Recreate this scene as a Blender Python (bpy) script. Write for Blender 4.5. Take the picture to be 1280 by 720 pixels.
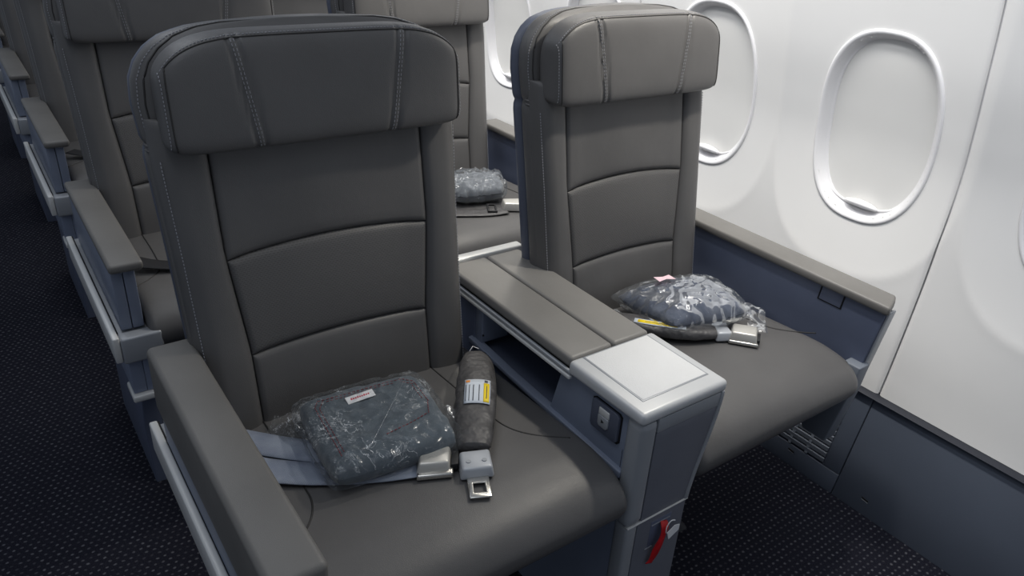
import bpy, bmesh, math, random
from mathutils import Vector, Matrix, noise

random.seed(7)
scene = bpy.context.scene
for o in list(bpy.data.objects):
    bpy.data.objects.remove(o, do_unlink=True)
COL = scene.collection

# ------------------------------------------------------------------ camera
YAW, PIT, ROL, FPX = 0.644634, -0.480162, 0.064041, 952.685
fwd = Vector((math.sin(YAW)*math.cos(PIT), math.cos(YAW)*math.cos(PIT), math.sin(PIT)))
rgt = Vector((math.cos(YAW), -math.sin(YAW), 0)); upv = rgt.cross(fwd)
r2 = rgt*math.cos(ROL) + upv*math.sin(ROL); u2 = -rgt*math.sin(ROL) + upv*math.cos(ROL)
cam = bpy.data.objects.new('camera', bpy.data.cameras.new('camera')); COL.objects.link(cam)
cam.matrix_world = Matrix(((r2.x, u2.x, -fwd.x, -0.87139), (r2.y, u2.y, -fwd.y, -0.65913), (r2.z, u2.z, -fwd.z, 1.35638), (0, 0, 0, 1)))
cam.data.sensor_width = 36; cam.data.lens = FPX/1280*36; cam.data.clip_start = .02
scene.camera = cam

# ------------------------------------------------------------------ light
world = bpy.data.worlds.new('cabin_ambient'); scene.world = world; world.use_nodes = True
bg = world.node_tree.nodes['Background']
bg.inputs[0].default_value = (.76, .85, 1.0, 1); bg.inputs[1].default_value = .225

def area(name, loc, rot, sx, sy, energy, color=(1, 1, 1), spread=180):
    l = bpy.data.lights.new(name, 'AREA'); l.shape = 'RECTANGLE'; l.size = sx; l.size_y = sy
    l.energy = energy; l.color = color; l.spread = math.radians(spread)
    o = bpy.data.objects.new(name, l); COL.objects.link(o); o.location = loc; o.rotation_euler = rot
    return o
# service-unit strip under the overhead bins, and the wash strip above the windows
area('bin_strip_light', (.50, 2.3, 1.66), (0, 0, 0), .10, 4.2, 12, (1, .95, .86), 130)
area('sidewall_wash_light', (.46, 1.7, 1.68), (0, math.radians(-30), 0), .08, 5.0, 9, (.98, .985, 1.0), 120)
area('ceiling_fill_light', (-.05, 1.3, 1.98), (0, math.radians(-52), 0), .12, 5.0, 10, (.97, .98, 1.0), 100)  # unseen ceiling wash, added to even out the sidewall's brightness
area('ceiling_light', (-.75, 1.2, 2.1), (0, 0, 0), .5, 4.0, 11, (.90, .94, 1))
for yl in (.22, .22+.938):     # reading lamps over the window seats
    sp = bpy.data.lights.new('reading_lamp', 'SPOT'); sp.energy = 20; sp.spot_size = math.radians(88); sp.spot_blend = .5; sp.shadow_soft_size = .035; sp.color = (1, .94, .83)
    so = bpy.data.objects.new('reading_lamp', sp); COL.objects.link(so); so.location = (.46, yl, 1.66)
    so.rotation_euler = (Vector((.22, yl+.06, .50))-Vector(so.location)).to_track_quat('-Z', 'Y').to_euler()

vs = scene.view_settings
vs.view_transform = 'Standard'; vs.look = 'None'; vs.exposure = 0; vs.gamma = 1; vs.use_curve_mapping = False

# ------------------------------------------------------------------ materials
def srgb(r, g, b):
    f = lambda c: (c/255/12.92 if c/255 <= .04045 else ((c/255+.055)/1.055)**2.4)
    return (f(r), f(g), f(b), 1)
class NT:
    def __init__(s, name):
        s.m = bpy.data.materials.new(name); s.m.use_nodes = True; s.t = s.m.node_tree
        s.b = s.t.nodes['Principled BSDF']; s.out = s.t.nodes['Material Output']
    def n(s, typ, **kw):
        x = s.t.nodes.new(typ)
        for k, v in kw.items(): setattr(x, k, v)
        return x
    def l(s, a, b): s.t.links.new(a, b)
    def co(s): return s.n('ShaderNodeTexCoord').outputs['Object']
    def math(s, op, a, b=None, c=None):
        x = s.n('ShaderNodeMath', operation=op)
        for i, v in enumerate((a, b, c)):
            if v is None: continue
            if isinstance(v, (int, float)): x.inputs[i].default_value = v
            else: s.l(v, x.inputs[i])
        return x.outputs[0]
    def noise(s, scale, detail=3, co=None):
        x = s.n('ShaderNodeTexNoise'); x.inputs['Scale'].default_value = scale; x.inputs['Detail'].default_value = detail
        s.l(co or s.co(), x.inputs['Vector']); return x.outputs['Fac']
    def bump(s, h, strength, dist, prev=None):
        x = s.n('ShaderNodeBump'); x.inputs['Strength'].default_value = strength; x.inputs['Distance'].default_value = dist
        s.l(h, x.inputs['Height'])
        if prev: s.l(prev, x.inputs['Normal'])
        s.l(x.outputs[0], s.b.inputs['Normal']); return x.outputs[0]
    def ramp(s, fac, c0, c1, p0=0, p1=1):
        x = s.n('ShaderNodeValToRGB'); e = x.color_ramp.elements
        e[0].position = p0; e[0].color = c0; e[1].position = p1; e[1].color = c1
        s.l(fac, x.inputs[0]); return x.outputs[0]
def simple(name, col, rough=.5, metal=0, vary=.06, vscale=9, bump=None, spec=.5, coat=0):
    k = NT(name); k.b.inputs['Roughness'].default_value = rough; k.b.inputs['Metallic'].default_value = metal
    k.b.inputs['Specular IOR Level'].default_value = spec; k.b.inputs['Coat Weight'].default_value = coat
    c = Vector(col[:3])
    k.l(k.ramp(k.noise(vscale), (*(c*(1-vary)), 1), (*(c*(1+vary)), 1), .3, .7), k.b.inputs['Base Color'])
    if bump: k.bump(k.noise(bump[0], 2), bump[1], bump[2])
    return k.m
def leather(name, col, rough=.42):
    k = NT(name); co = k.co(); c = Vector(col[:3])
    k.b.inputs['Roughness'].default_value = rough; k.b.inputs['Specular IOR Level'].default_value = .45
    k.l(k.ramp(k.noise(6, 4, co), (*(c*.92), 1), (*(c*1.08), 1), .3, .7), k.b.inputs['Base Color'])
    v = k.n('ShaderNodeTexVoronoi', feature='DISTANCE_TO_EDGE'); v.inputs['Scale'].default_value = 420; k.l(co, v.inputs['Vector'])
    p = k.bump(v.outputs['Distance'], .22, .0012)
    k.bump(k.noise(22, 3, co), .12, .006, p)
    return k.m
M = {}
M['leather'] = leather('grey_leather', srgb(91, 90, 90))
M['cap'] = leather('arm_leather', srgb(112, 110, 107), .45)
M['lid'] = leather('lid_leather', srgb(127, 125, 122), .42)
k = NT('perforated_leather'); co = k.co()
k.b.inputs['Roughness'].default_value = .5
sx = k.n('ShaderNodeSeparateXYZ'); k.l(co, sx.inputs[0])
row = k.math('FLOOR', k.math('DIVIDE', sx.outputs['Z'], .0034))
zz = k.math('ABSOLUTE', k.math('SUBTRACT', k.math('FRACT', k.math('DIVIDE', sx.outputs['Z'], .0034)), .5))
xx = k.math('ABSOLUTE', k.math('SUBTRACT', k.math('FRACT', k.math('ADD', k.math('DIVIDE', sx.outputs['X'], .0068), k.math('MULTIPLY', row, .5))), .5))
hole = k.math('MULTIPLY', k.math('LESS_THAN', zz, .2), k.math('LESS_THAN', xx, .32))
lc = srgb(91, 90, 90)
k.l(k.ramp(hole, lc, (lc[0]*.7, lc[1]*.7, lc[2]*.7, 1)), k.b.inputs['Base Color'])
k.bump(k.math('SUBTRACT', 1, hole), .5, .0012); M['perf'] = k.m
M['shell'] = simple('shell_plastic', srgb(84, 90, 106), .42, bump=(300, .1, .0006))
M['blueplastic'] = simple('bluegrey_plastic', srgb(126, 135, 154), .42, bump=(260, .12, .0006))
M['darkblue'] = simple('dark_bluegrey_plastic', srgb(93, 101, 122), .45, bump=(260, .12, .0006))
M['paleblue'] = simple('pale_bluegrey_plastic', srgb(128, 138, 160), .4, bump=(260, .1, .0006))
M['panelgrey'] = simple('console_front_laminate', srgb(110, 113, 123), .5, bump=(500, .2, .0005))
M['silver'] = simple('silver_paint', srgb(212, 213, 212), .36, .12, .03, bump=(400, .05, .0004))
M['silverdark'] = simple('grey_silver_paint', srgb(158, 162, 168), .38, .15, .04, bump=(400, .05, .0004))
M['chrome'] = simple('brushed_steel', srgb(205, 203, 198), .24, .9, .04)
M['buckle'] = simple('satin_buckle', srgb(204, 202, 196), .32, .35, .04)
M['cast'] = simple('cast_light_grey', srgb(180, 184, 190), .35, .15, .04)
M['traysilver'] = simple('tray_silver', srgb(204, 206, 208), .38, .1, .03, bump=(400, .05, .0004))
M['mat'] = simple('tray_mat', srgb(228, 229, 230), .5, 0, .03, bump=(420, .6, .0012))
M['black'] = simple('black_plastic', srgb(26, 27, 30), .55)
M['frame'] = simple('seat_frame_dark', srgb(44, 47, 56), .5, .2)
M['gap'] = simple('gap_black', srgb(14, 15, 18), .8)
M['wall'] = simple('sidewall_white', srgb(229, 228, 226), .55, 0, .012, 5, bump=(420, .16, .0006))
M['wintrim'] = simple('window_white', srgb(230, 229, 230), .38, 0, .01, 5)
M['shade'] = simple('shade_white', srgb(222, 221, 218), .45, 0, .012, 7)
M['dado'] = simple('dado_bluegrey', srgb(76, 83, 96), .5, 0, .05, 6, bump=(300, .15, .0007))
M['grille'] = simple('grille_grey', srgb(112, 118, 128), .5)
M['stitch'] = simple('pale_thread', srgb(146, 147, 152), .7)
M['seam'] = simple('dark_seam', srgb(44, 43, 43), .6)
M['nylon'] = simple('nylon_sleeve', srgb(78, 77, 78), .5, 0, .12, 30, bump=(38, .7, .010))
M['redcloth'] = simple('red_ribbon', srgb(190, 18, 26), .55, 0, .2, 60)
M['white'] = simple('white_tab', srgb(235, 236, 238), .5)
M['labelwhite'] = simple('label_paper', srgb(214, 222, 232), .5)
M['yellow'] = simple('label_yellow', srgb(246, 214, 20), .5)
M['ink'] = simple('label_ink', srgb(70, 72, 82), .6)
M['orange'] = simple('label_orange', srgb(235, 150, 70), .6)
M['redthread'] = simple('red_thread', srgb(118, 42, 54), .7)
M['redink'] = simple('red_ink', srgb(200, 50, 70), .7)
M['pinktag'] = simple('pale_pink_tag', srgb(236, 206, 214), .6)
M['blackweb'] = simple('black_webbing', srgb(24, 24, 28), .7, bump=(500, .4, .001))
# webbing
k = NT('bluegrey_webbing'); k.b.inputs['Roughness'].default_value = .65
k.l(k.ramp(k.noise(14, 4), srgb(112, 122, 142), srgb(160, 168, 182), .3, .75), k.b.inputs['Base Color'])
w = k.n('ShaderNodeTexWave'); w.inputs['Scale'].default_value = 130; k.l(k.co(), w.inputs['Vector'])
k.bump(w.outputs['Fac'], .35, .001); M['web'] = k.m
# blanket fleece
def fleece(name, a, b):
    k = NT(name); k.b.inputs['Roughness'].default_value = .9; k.b.inputs['Sheen Weight'].default_value = .3
    k.l(k.ramp(k.noise(40, 4), a, b, .3, .7), k.b.inputs['Base Color']); k.bump(k.noise(240, 3), .4, .002); return k.m
M['fleece'] = fleece('slate_fleece', srgb(66, 78, 88), srgb(76, 88, 98))
M['fleece2'] = fleece('navy_fleece', srgb(58, 66, 84), srgb(70, 79, 98))
M['fleece3'] = fleece('grey_fleece', srgb(86, 91, 98), srgb(108, 113, 120))
# clear film: transparent sheet with a glossy skin and pale lines for creases and painted-in glints
k = NT('clear_plastic_film'); co = k.co()
gl = k.n('ShaderNodeBsdfGlossy'); gl.inputs['Roughness'].default_value = .16; gl.inputs['Color'].default_value = (.95, .97, 1, 1)
tr = k.n('ShaderNodeBsdfTransparent'); tr.inputs['Color'].default_value = (.965, .97, .975, 1)
di = k.n('ShaderNodeBsdfDiffuse'); di.inputs['Color'].default_value = (.8, .84, .88, 1)
bp_ = k.n('ShaderNodeBump'); bp_.inputs['Strength'].default_value = .35; bp_.inputs['Distance'].default_value = .006
mu = k.n('ShaderNodeTexNoise'); mu.inputs['Scale'].default_value = 18; mu.inputs['Detail'].default_value = 3; mu.inputs['Distortion'].default_value = 1.0
k.l(co, mu.inputs['Vector']); k.l(mu.outputs['Fac'], bp_.inputs['Height']); k.l(bp_.outputs[0], gl.inputs['Normal'])
fr = k.n('ShaderNodeFresnel'); fr.inputs['IOR'].default_value = 1.45; k.l(bp_.outputs[0], fr.inputs['Normal'])
m1 = k.n('ShaderNodeMixShader'); k.l(k.math('ADD', k.math('MULTIPLY', fr.outputs[0], .45), .004), m1.inputs[0]); k.l(tr.outputs[0], m1.inputs[1]); k.l(gl.outputs[0], m1.inputs[2])
m2 = k.n('ShaderNodeMixShader')
ms = k.n('ShaderNodeTexNoise'); ms.inputs['Scale'].default_value = 24; ms.inputs['Detail'].default_value = 5; ms.inputs['Distortion'].default_value = 2.0; k.l(co, ms.inputs['Vector'])
ridge = k.ramp(k.math('ABSOLUTE', k.math('SUBTRACT', ms.outputs['Fac'], .5)), (1, 1, 1, 1), (0, 0, 0, 1), 0, .010)
mk = k.ramp(k.noise(11, 2, co), (0, 0, 0, 1), (1, 1, 1, 1), .48, .62)
m3 = k.n('ShaderNodeTexNoise'); m3.inputs['Scale'].default_value = 62; m3.inputs['Detail'].default_value = 3; m3.inputs['Distortion'].default_value = 1.5; k.l(co, m3.inputs['Vector'])
rid3 = k.ramp(k.math('ABSOLUTE', k.math('SUBTRACT', m3.outputs['Fac'], .5)), (1, 1, 1, 1), (0, 0, 0, 1), 0, .016)  # finer pale lines, specular glints painted in as diffuse white
mk3 = k.ramp(k.noise(15, 2, co), (1, 1, 1, 1), (0, 0, 0, 1), .36, .46)
k.l(k.math('ADD', k.math('MAXIMUM', k.math('MULTIPLY', k.math('MULTIPLY', ridge, mk), .75), k.math('MULTIPLY', k.math('MULTIPLY', rid3, mk3), .5)), .03), m2.inputs[0]); k.l(m1.outputs[0], m2.inputs[1]); k.l(di.outputs[0], m2.inputs[2])
k.l(m2.outputs[0], k.out.inputs['Surface']); M['film'] = k.m
# carpet: navy pile with staggered pale loops
k = NT('navy_carpet'); co = k.co(); k.b.inputs['Roughness'].default_value = .95; k.b.inputs['Specular IOR Level'].default_value = .1
wob = k.n('ShaderNodeTexNoise'); wob.inputs['Scale'].default_value = 60; k.l(co, wob.inputs['Vector'])
va = k.n('ShaderNodeVectorMath', operation='MULTIPLY_ADD'); k.l(wob.outputs['Color'], va.inputs[0]); va.inputs[1].default_value = (.006, .006, 0); k.l(co, va.inputs[2])
sx = k.n('ShaderNodeSeparateXYZ'); k.l(va.outputs[0], sx.inputs[0])
v = k.math('DIVIDE', sx.outputs['Y'], .0155); rw = k.math('FLOOR', v)
u = k.math('ADD', k.math('DIVIDE', sx.outputs['X'], .0160), k.math('MULTIPLY', k.math('MODULO', rw, 2), .5))
du = k.math('MULTIPLY', k.math('SUBTRACT', k.math('FRACT', u), .5), 1.0); dv = k.math('MULTIPLY', k.math('SUBTRACT', k.math('FRACT', v), .5), 1.25)
d = k.math('SQRT', k.math('ADD', k.math('MULTIPLY', du, du), k.math('MULTIPLY', dv, dv)))
cv = k.n('ShaderNodeCombineXYZ'); k.l(k.math('FLOOR', u), cv.inputs[0]); k.l(rw, cv.inputs[1])
wn = k.n('ShaderNodeTexWhiteNoise', noise_dimensions='2D'); k.l(cv.outputs[0], wn.inputs['Vector'])
dot = k.math('MULTIPLY', k.ramp(d, (1, 1, 1, 1), (0, 0, 0, 1), .12, .27), k.math('ADD', k.math('MULTIPLY', wn.outputs['Value'], .75), .25))
mix = k.n('ShaderNodeMixRGB'); k.l(dot, mix.inputs[0])
k.l(k.ramp(k.noise(300, 2, co), srgb(24, 25, 35), srgb(38, 39, 49), .3, .7), mix.inputs[1]); mix.inputs[2].default_value = srgb(98, 99, 106)
k.l(mix.outputs[0], k.b.inputs['Base Color']); k.bump(k.noise(500, 2, co), .6, .003); M['carpet'] = k.m

# ------------------------------------------------------------------ mesh helpers
def link(name, me, mat, parent=None, smooth=True):
    if mat is not None and not me.materials: me.materials.append(M[mat] if isinstance(mat, str) else mat)
    if smooth:
        for p in me.polygons: p.use_smooth = True
    o = bpy.data.objects.new(name, me); COL.objects.link(o)
    if parent: o.parent = parent
    return o
def raw(name, verts, faces):
    me = bpy.data.meshes.new(name); me.from_pydata([tuple(v) for v in verts], [], faces); me.update()
    return me
def fix(me):
    bm = bmesh.new(); bm.from_mesh(me); bmesh.ops.recalc_face_normals(bm, faces=bm.faces); bm.to_mesh(me); bm.free(); return me
class MB:
    def __init__(s): s.v = []; s.f = []
    def add(s, verts, faces):
        k = len(s.v); s.v += [Vector(v) for v in verts]; s.f += [tuple(i+k for i in f) for f in faces]; return s
    def box(s, x0, x1, y0, y1, z0, z1):
        return s.add([(x, y, z) for x in (x0, x1) for y in (y0, y1) for z in (z0, z1)],
                     [(0, 1, 3, 2), (4, 6, 7, 5), (0, 4, 5, 1), (2, 3, 7, 6), (0, 2, 6, 4), (1, 5, 7, 3)])
    def obox(s, c, ax, ay, az):       # oriented box from centre and three half-axis vectors
        c, ax, ay, az = map(Vector, (c, ax, ay, az))
        return s.add([c+ax*i+ay*j+az*l for i in (-1, 1) for j in (-1, 1) for l in (-1, 1)],
                     [(0, 1, 3, 2), (4, 6, 7, 5), (0, 4, 5, 1), (2, 3, 7, 6), (0, 2, 6, 4), (1, 5, 7, 3)])
    def prism(s, poly, axis, a, b):   # polygon in the two other axes, extruded along axis
        n = len(poly)
        def P(p, t): return {'x': (t, p[0], p[1]), 'y': (p[0], t, p[1]), 'z': (p[0], p[1], t)}[axis]
        return s.add([P(p, a) for p in poly]+[P(p, b) for p in poly],
                     [tuple(range(n)), tuple(range(2*n-1, n-1, -1))]+[(i, (i+1) % n, (i+1) % n+n, i+n) for i in range(n)])
    def tube(s, pts, r, n=6):
        pts = [Vector(p) for p in pts]; k = len(s.v)
        for i, p in enumerate(pts):
            t = (pts[min(i+1, len(pts)-1)]-pts[max(i-1, 0)]).normalized()
            a = t.cross(Vector((0, 0, 1)) if abs(t.z) < .9 else Vector((1, 0, 0))).normalized(); b = t.cross(a)
            for j in range(n):
                q = 2*math.pi*j/n; s.v.append(p+(a*math.cos(q)+b*math.sin(q))*r)
        for i in range(len(pts)-1):
            for j in range(n):
                s.f.append((k+i*n+j, k+i*n+(j+1) % n, k+(i+1)*n+(j+1) % n, k+(i+1)*n+j))
        s.f.append(tuple(k+j for j in range(n))); s.f.append(tuple(k+(len(pts)-1)*n+j for j in range(n)))
        return s
    def mesh(s, name, bevel=0, seg=2, angle=30):
        me = fix(raw(name, s.v, s.f))
        if bevel:
            bm = bmesh.new(); bm.from_mesh(me)
            ed = [e for e in bm.edges if len(e.link_faces) == 2 and e.calc_face_angle(0) > math.radians(angle)]
            bmesh.ops.bevel(bm, geom=ed, offset=bevel, segments=seg, profile=.5, affect='EDGES', clamp_overlap=True)
            bm.to_mesh(me); bm.free()
        return me
    def make(s, name, mat, parent=None, bevel=0, seg=2, angle=30, flat=None):
        o = link(name, s.mesh(name, bevel, seg, angle), mat, parent)
        if flat is None: flat = True
        if flat:
            for p in o.data.polygons: p.use_smooth = False
            if bevel:
                o.data.shade_smooth(); o.data.set_sharp_from_angle(angle=math.radians(50))
        return o
def box(name, mat, parent, x0, x1, y0, y1, z0, z1, bevel=.002, seg=2):
    return MB().box(x0, x1, y0, y1, z0, z1).make(name, mat, parent, bevel, seg)
def loops_mesh(name, loops, cap=True):
    n = len(loops[0]); v = [p for L in loops for p in L]; f = []
    for i in range(len(loops)-1):
        for j in range(n):
            f.append((i*n+j, i*n+(j+1) % n, (i+1)*n+(j+1) % n, (i+1)*n+j))
    if cap: f.append(tuple(range(n))); f.append(tuple((len(loops)-1)*n+j for j in range(n)))
    return fix(raw(name, v, f))
def grid_mesh(name, rows):
    n = len(rows[0]); v = [p for r in rows for p in r]
    f = [(i*n+j, i*n+j+1, (i+1)*n+j+1, (i+1)*n+j) for i in range(len(rows)-1) for j in range(n-1)]
    return raw(name, v, f)
def interp(tab, t):
    if t <= tab[0][0]: return tab[0][1]
    for (a, va), (b, vb) in zip(tab, tab[1:]):
        if t <= b: return va+(vb-va)*(t-a)/(b-a)
    return tab[-1][1]
def sm(a, b, x):
    t = max(0, min(1, (x-a)/(b-a))); return t*t*(3-2*t)
def spow(c, e): return math.copysign(abs(c)**e, c)
def catmull(P, n=8):
    P = [Vector(p) for p in P]; out = []
    for i in range(len(P)-1):
        a, b, c, d = P[max(i-1, 0)], P[i], P[i+1], P[min(i+2, len(P)-1)]
        for j in range(n):
            t = j/n; out.append(.5*((2*b)+(c-a)*t+(2*a-5*b+4*c-d)*t*t+(3*b-a-3*c+d)*t**3))
    return out+[P[-1]]
def samples(L, edge=(.0, .0012, .003, .006, .011), n=10):
    mid = [edge[-1]+(L-2*edge[-1])*i/n for i in range(1, n)]
    return list(edge)+mid+[L-e for e in reversed(edge)]
def tag(o, label=None, cat=None, group=None, kind=None):
    if label: o['label'] = label
    if cat: o['category'] = cat
    if group: o['group'] = group
    if kind: o['kind'] = kind
    return o
def empty(name, loc=(0, 0, 0)):
    e = bpy.data.objects.new(name, None); e.empty_display_size = .05; COL.objects.link(e); e.location = loc; return e
def kids(o): return [c for c in bpy.data.objects if c.parent == o]
def dup(o, parent=None):
    c = o.copy(); COL.objects.link(c); c.parent = parent
    for ch in kids(o): dup(ch, c)
    return c
def stitches(mb, pts, L=.0034, gap=.0024, r=.0007):
    """short thread dashes laid along a polyline"""
    pts = [Vector(p) for p in pts]; acc = 0; nxt = 0
    for a, b in zip(pts, pts[1:]):
        d = (b-a).length
        if d < 1e-6: continue
        t = (b-a)/d
        while nxt < acc+d:
            p = a+t*(nxt-acc); n = t.cross(Vector((0, 1, .1))).normalized()
            mb.obox(p+t*L/2, t*L/2, n*r, t.cross(n)*r); nxt += L+gap
        acc += d

PITCH = .938
XA, XW = -.389, .331       # seat centre lines
# ------------------------------------------------------------------ floor
rows = [[(-2.2+i*.2, -2+j*.4, 0) for i in range(19)] for j in range(22)]
fl = link('floor', grid_mesh('floor', rows), 'carpet'); tag(fl, 'dark navy carpet with rows of small pale dots', kind='structure')

# ------------------------------------------------------------------ sidewall
WT = [(.20, .815), (.291, .838), (.388, .853), (.562, .872), (.70, .878), (.84, .877), (.94, .864), (1.045, .843), (1.224, .804), (1.45, .735), (1.7, .62)]
WTs = [Vector((z, x, 0)) for z, x in WT]; WTs = [(p.x, p.y) for p in catmull(WTs, 6)]
WY0, WZ = .283, .899
def wcentre(y): return WY0+round((y-WY0)/.508)*.508
def wall_x(y, z):
    x = interp(WTs, z); dy = y-wcentre(y); dz = z-WZ
    zz = abs(dz)/.36 if dz < 0 else dz/1.1
    r = ((abs(dy)/.252)**2.6+zz**2.6)**(1/2.6)
    x += .030*max(0, 1-r*r)-.004-.0006*math.exp(-((r-1)/.03)**2)
    return x
wall = empty('wall_right', (.8, 0, 0)); tag(wall, 'white curved cabin sidewall with sculpted window bays', kind='structure')
def place(o, parent):   # parent without moving
    o.parent = parent; o.matrix_parent_inverse = Matrix.Translation(-Vector(parent.location)); return o
for i, ya in enumerate((-.956, .060, 1.076, 2.092, 3.108)):
    yb = ya+1.016-.004; ny = 128; zs = [.2895+i2*.0115 for i2 in range(117)]
    verts = []; faces = []; idx = {}
    ysam = samples(yb-ya, (.0, .002, .005, .009), ny); V = []
    for j, z in enumerate(zs):
        for i2, dy in enumerate(ysam):
            y = ya+dy; e = min(dy, (yb-ya)-dy)
            x = wall_x(y, z)+(.006*(1-min(1, e/.009))**2)
            V.append((x, y, z))
    n = len(ysam)
    for j in range(len(zs)-1):
        for i2 in range(n-1):
            q = [j*n+i2, j*n+i2+1, (j+1)*n+i2+1, (j+1)*n+i2]
            c = sum((Vector(V[a]) for a in q), Vector())/4
            dy = c.y-wcentre(c.y); dz = c.z-WZ
            if (abs(dy)/.146)**2.5+(abs(dz)/.220)**2.5 < 1: continue     # opening behind the window trim
            faces.append(tuple(q))
    o = link('sidewall_panel', fix(raw('sidewall_panel', V, faces)), 'wall')
    place(o, wall)
    # joint strip behind the gap between two panels
    js = MB()
    for za in range(0, 33):
        z0 = .28+za*.04; js.add([(interp(WTs, z0)+.010, yb-.006, z0), (interp(WTs, z0)+.010, yb+.014, z0), (interp(WTs, z0+.04)+.010, yb+.014, z0+.04), (interp(WTs, z0+.04)+.010, yb-.006, z0+.04)], [(0, 1, 2, 3)])
    place(js.make('joint_strip', 'wintrim'), wall)
# back liner so that no gap opens behind the panels
lin = MB()
for (za, xa), (zb, xb) in zip(WT, WT[1:]):
    lin.add([(xa+.075, -1.2, za), (xa+.075, 5, za), (xb+.075, 5, zb), (xb+.075, -1.2, zb)], [(0, 1, 2, 3)])
place(lin.make('wall_liner', 'wall'), wall)

def oval(a, b, n=72, p=2.5):
    return [(a*spow(math.cos(t), 2/p), b*spow(math.sin(t), 2/p)) for t in (2*math.pi*i/n for i in range(n))]
def make_window(idx, yc):
    w = empty('window_%d' % idx, (.86, yc, WZ)); tag(w, 'oval cabin window with white trim and closed shade', kind='structure')
    sx = lambda dy, dz: wall_x(yc+dy*.98, WZ+dz)
    # trim ring: rises off the wall, rounds over and slopes back to the shade
    prof = [(a+.007, b+.010, d) for a, b, d in ((.1490, .2210, .004), (.1485, .2205, -.003), (.1465, .2185, -.0055), (.1430, .2150, -.006), (.1380, .2100, -.003), (.1330, .2050, .006), (.1290, .2005, .016), (.1265, .1980, .019), (.1245, .1960, .0205), (.1225, .194, .0215), (.1215, .193, .040))]
    loops = []
    for a, b, d in prof:
        L = []
        for (dy, dz), (ky, kz) in zip(oval(a, b), oval(.156, .231)):
            base = wall_x(yc+ky*.995, WZ+kz*.995)+.0015
            flat = interp(WTs, WZ)-.0-(.62*(kz/.22)*.045 if kz > 0 else 0)
            L.append((base+d, yc+dy, WZ+dz))
        loops.append(L)
    place(link('window_trim', loops_mesh('window_trim', loops, False), 'wintrim'), w)
    # shade: a gently curved panel behind the ring
    v = []; f = []; NR = 14
    for r in range(NR+1):
        for (dy, dz) in oval(.134*r/NR+1e-4, .209*r/NR+1e-4):
            v.append((interp(WTs, WZ+dz)+.040, yc+dy, WZ+dz))
    n = 72
    for r in range(NR):
        for j in range(n): f.append((r*n+j, r*n+(j+1) % n, (r+1)*n+(j+1) % n, (r+1)*n+j))
    f.append(tuple(range(n)))
    sh = place(link('window_shade', fix(raw('shade', v, f)), 'shade'), w)
    # lift handle: lens-shaped lip at the foot of the shade, plus the curved bottom rail
    hb = []; zc = WZ-.190
    for i in range(17):
        s = -1+2*i/16; q = max(.02, (1-s*s)**.55); L = []
        for j in range(12):
            t = 2*math.pi*j/12
            L.append((interp(WTs, zc)+.029-.004*q+math.cos(t)*.013*q, yc-.006+s*.047, zc+.004*(1-s*s)+math.sin(t)*.0085*q))
        hb.append(L)
    place(link('shade_handle', loops_mesh('shade_handle', hb), 'wintrim'), sh)
    rb = MB(); pts = []
    for i in range(21):
        s = -1+2*i/20; dz = -.186-.012*(1-s*s)+.012*s*s*s*s; pts.append((interp(WTs, WZ+dz)+.036, yc+s*.092, WZ+dz))
    rb.tube(pts, .0035, 8); place(rb.make('shade_rail', 'wintrim', flat=False), sh)
for i in range(7): make_window(i+1, WY0+(i-1)*.508)

# lower sidewall (dado): plates, dark lip painted as a shadow line, return-air grille
dado = empty('baseboard_right', (.78, 0, 0)); tag(dado, 'blue-grey lower sidewall panel above the carpet', kind='structure')
def dx(z): return .757+.072*z/.295
def dplate(y0, y1, mat='dado', z0=0., z1=.287, out=0.):
    o = MB().add([(dx(z0)-out, y0, z0), (dx(z0)-out, y1, z0), (dx(z1)-out, y1, z1), (dx(z1)-out, y0, z1),
              (dx(z0)+.03, y0, z0), (dx(z0)+.03, y1, z0), (dx(z1)+.03, y1, z1), (dx(z1)+.03, y0, z1)],
             [(0, 1, 2, 3), (7, 6, 5, 4), (0, 4, 5, 1), (3, 2, 6, 7), (0, 3, 7, 4), (1, 5, 6, 2)]).make('dado_panel', mat, None, .002)
    return place(o, dado)
dplate(-1.2, .058)
GY = [(.0605, .345), (1.06, 1.345), (2.06, 2.345)]
for gi, (ga, gb) in enumerate(GY):
    dplate(ga, gb, z0=.0, z1=.055); dplate(ga, ga+.050, z0=.0565); dplate(gb-.03, gb, z0=.0565); dplate(ga+.05, gb-.03, z0=.262)
    place(MB().prism([(dx(.05)+.022, .05), (dx(.27)+.022, .27), (dx(.27)+.03, .27), (dx(.05)+.03, .05)], 'y', ga+.04, gb-.02).make('grille_back', 'gap'), dado)
    # each louvre slat and the two uprights
    y0, y1 = ga+.050, gb-.03; nz = 13
    for iz in range(nz):
        z = .062+iz*.0162; x = dx(z)
        place(MB().prism([(x-.001, z), (x+.014, z+.004), (x+.012, z+.0118), (x-.001, z+.0112)], 'y', y0, y1).make('louvre_slat', 'grille', None), dado)
    for yy in (y0+.052, y0+.104, y0+.156):
        place(MB().prism([(dx(.058)-.002, .058), (dx(.262)-.002, .262), (dx(.262)+.012, .262), (dx(.058)+.012, .058)], 'y', yy-.004, yy+.004).make('grille_bar', 'grille', None), dado)
    dplate(gb+.002, gb+.70)
dplate(3.05, 5)
shadow_lip = MB(); shadow_lip.prism([(.8245, .2880), (.85, .2895), (.85, .284), (.812, .2845)], 'y', -1.2, 5); place(shadow_lip.make('dado_shadow_lip', 'frame', None, .0008), dado)  # dark strip stands in for the shadow line under the wall edge
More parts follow.
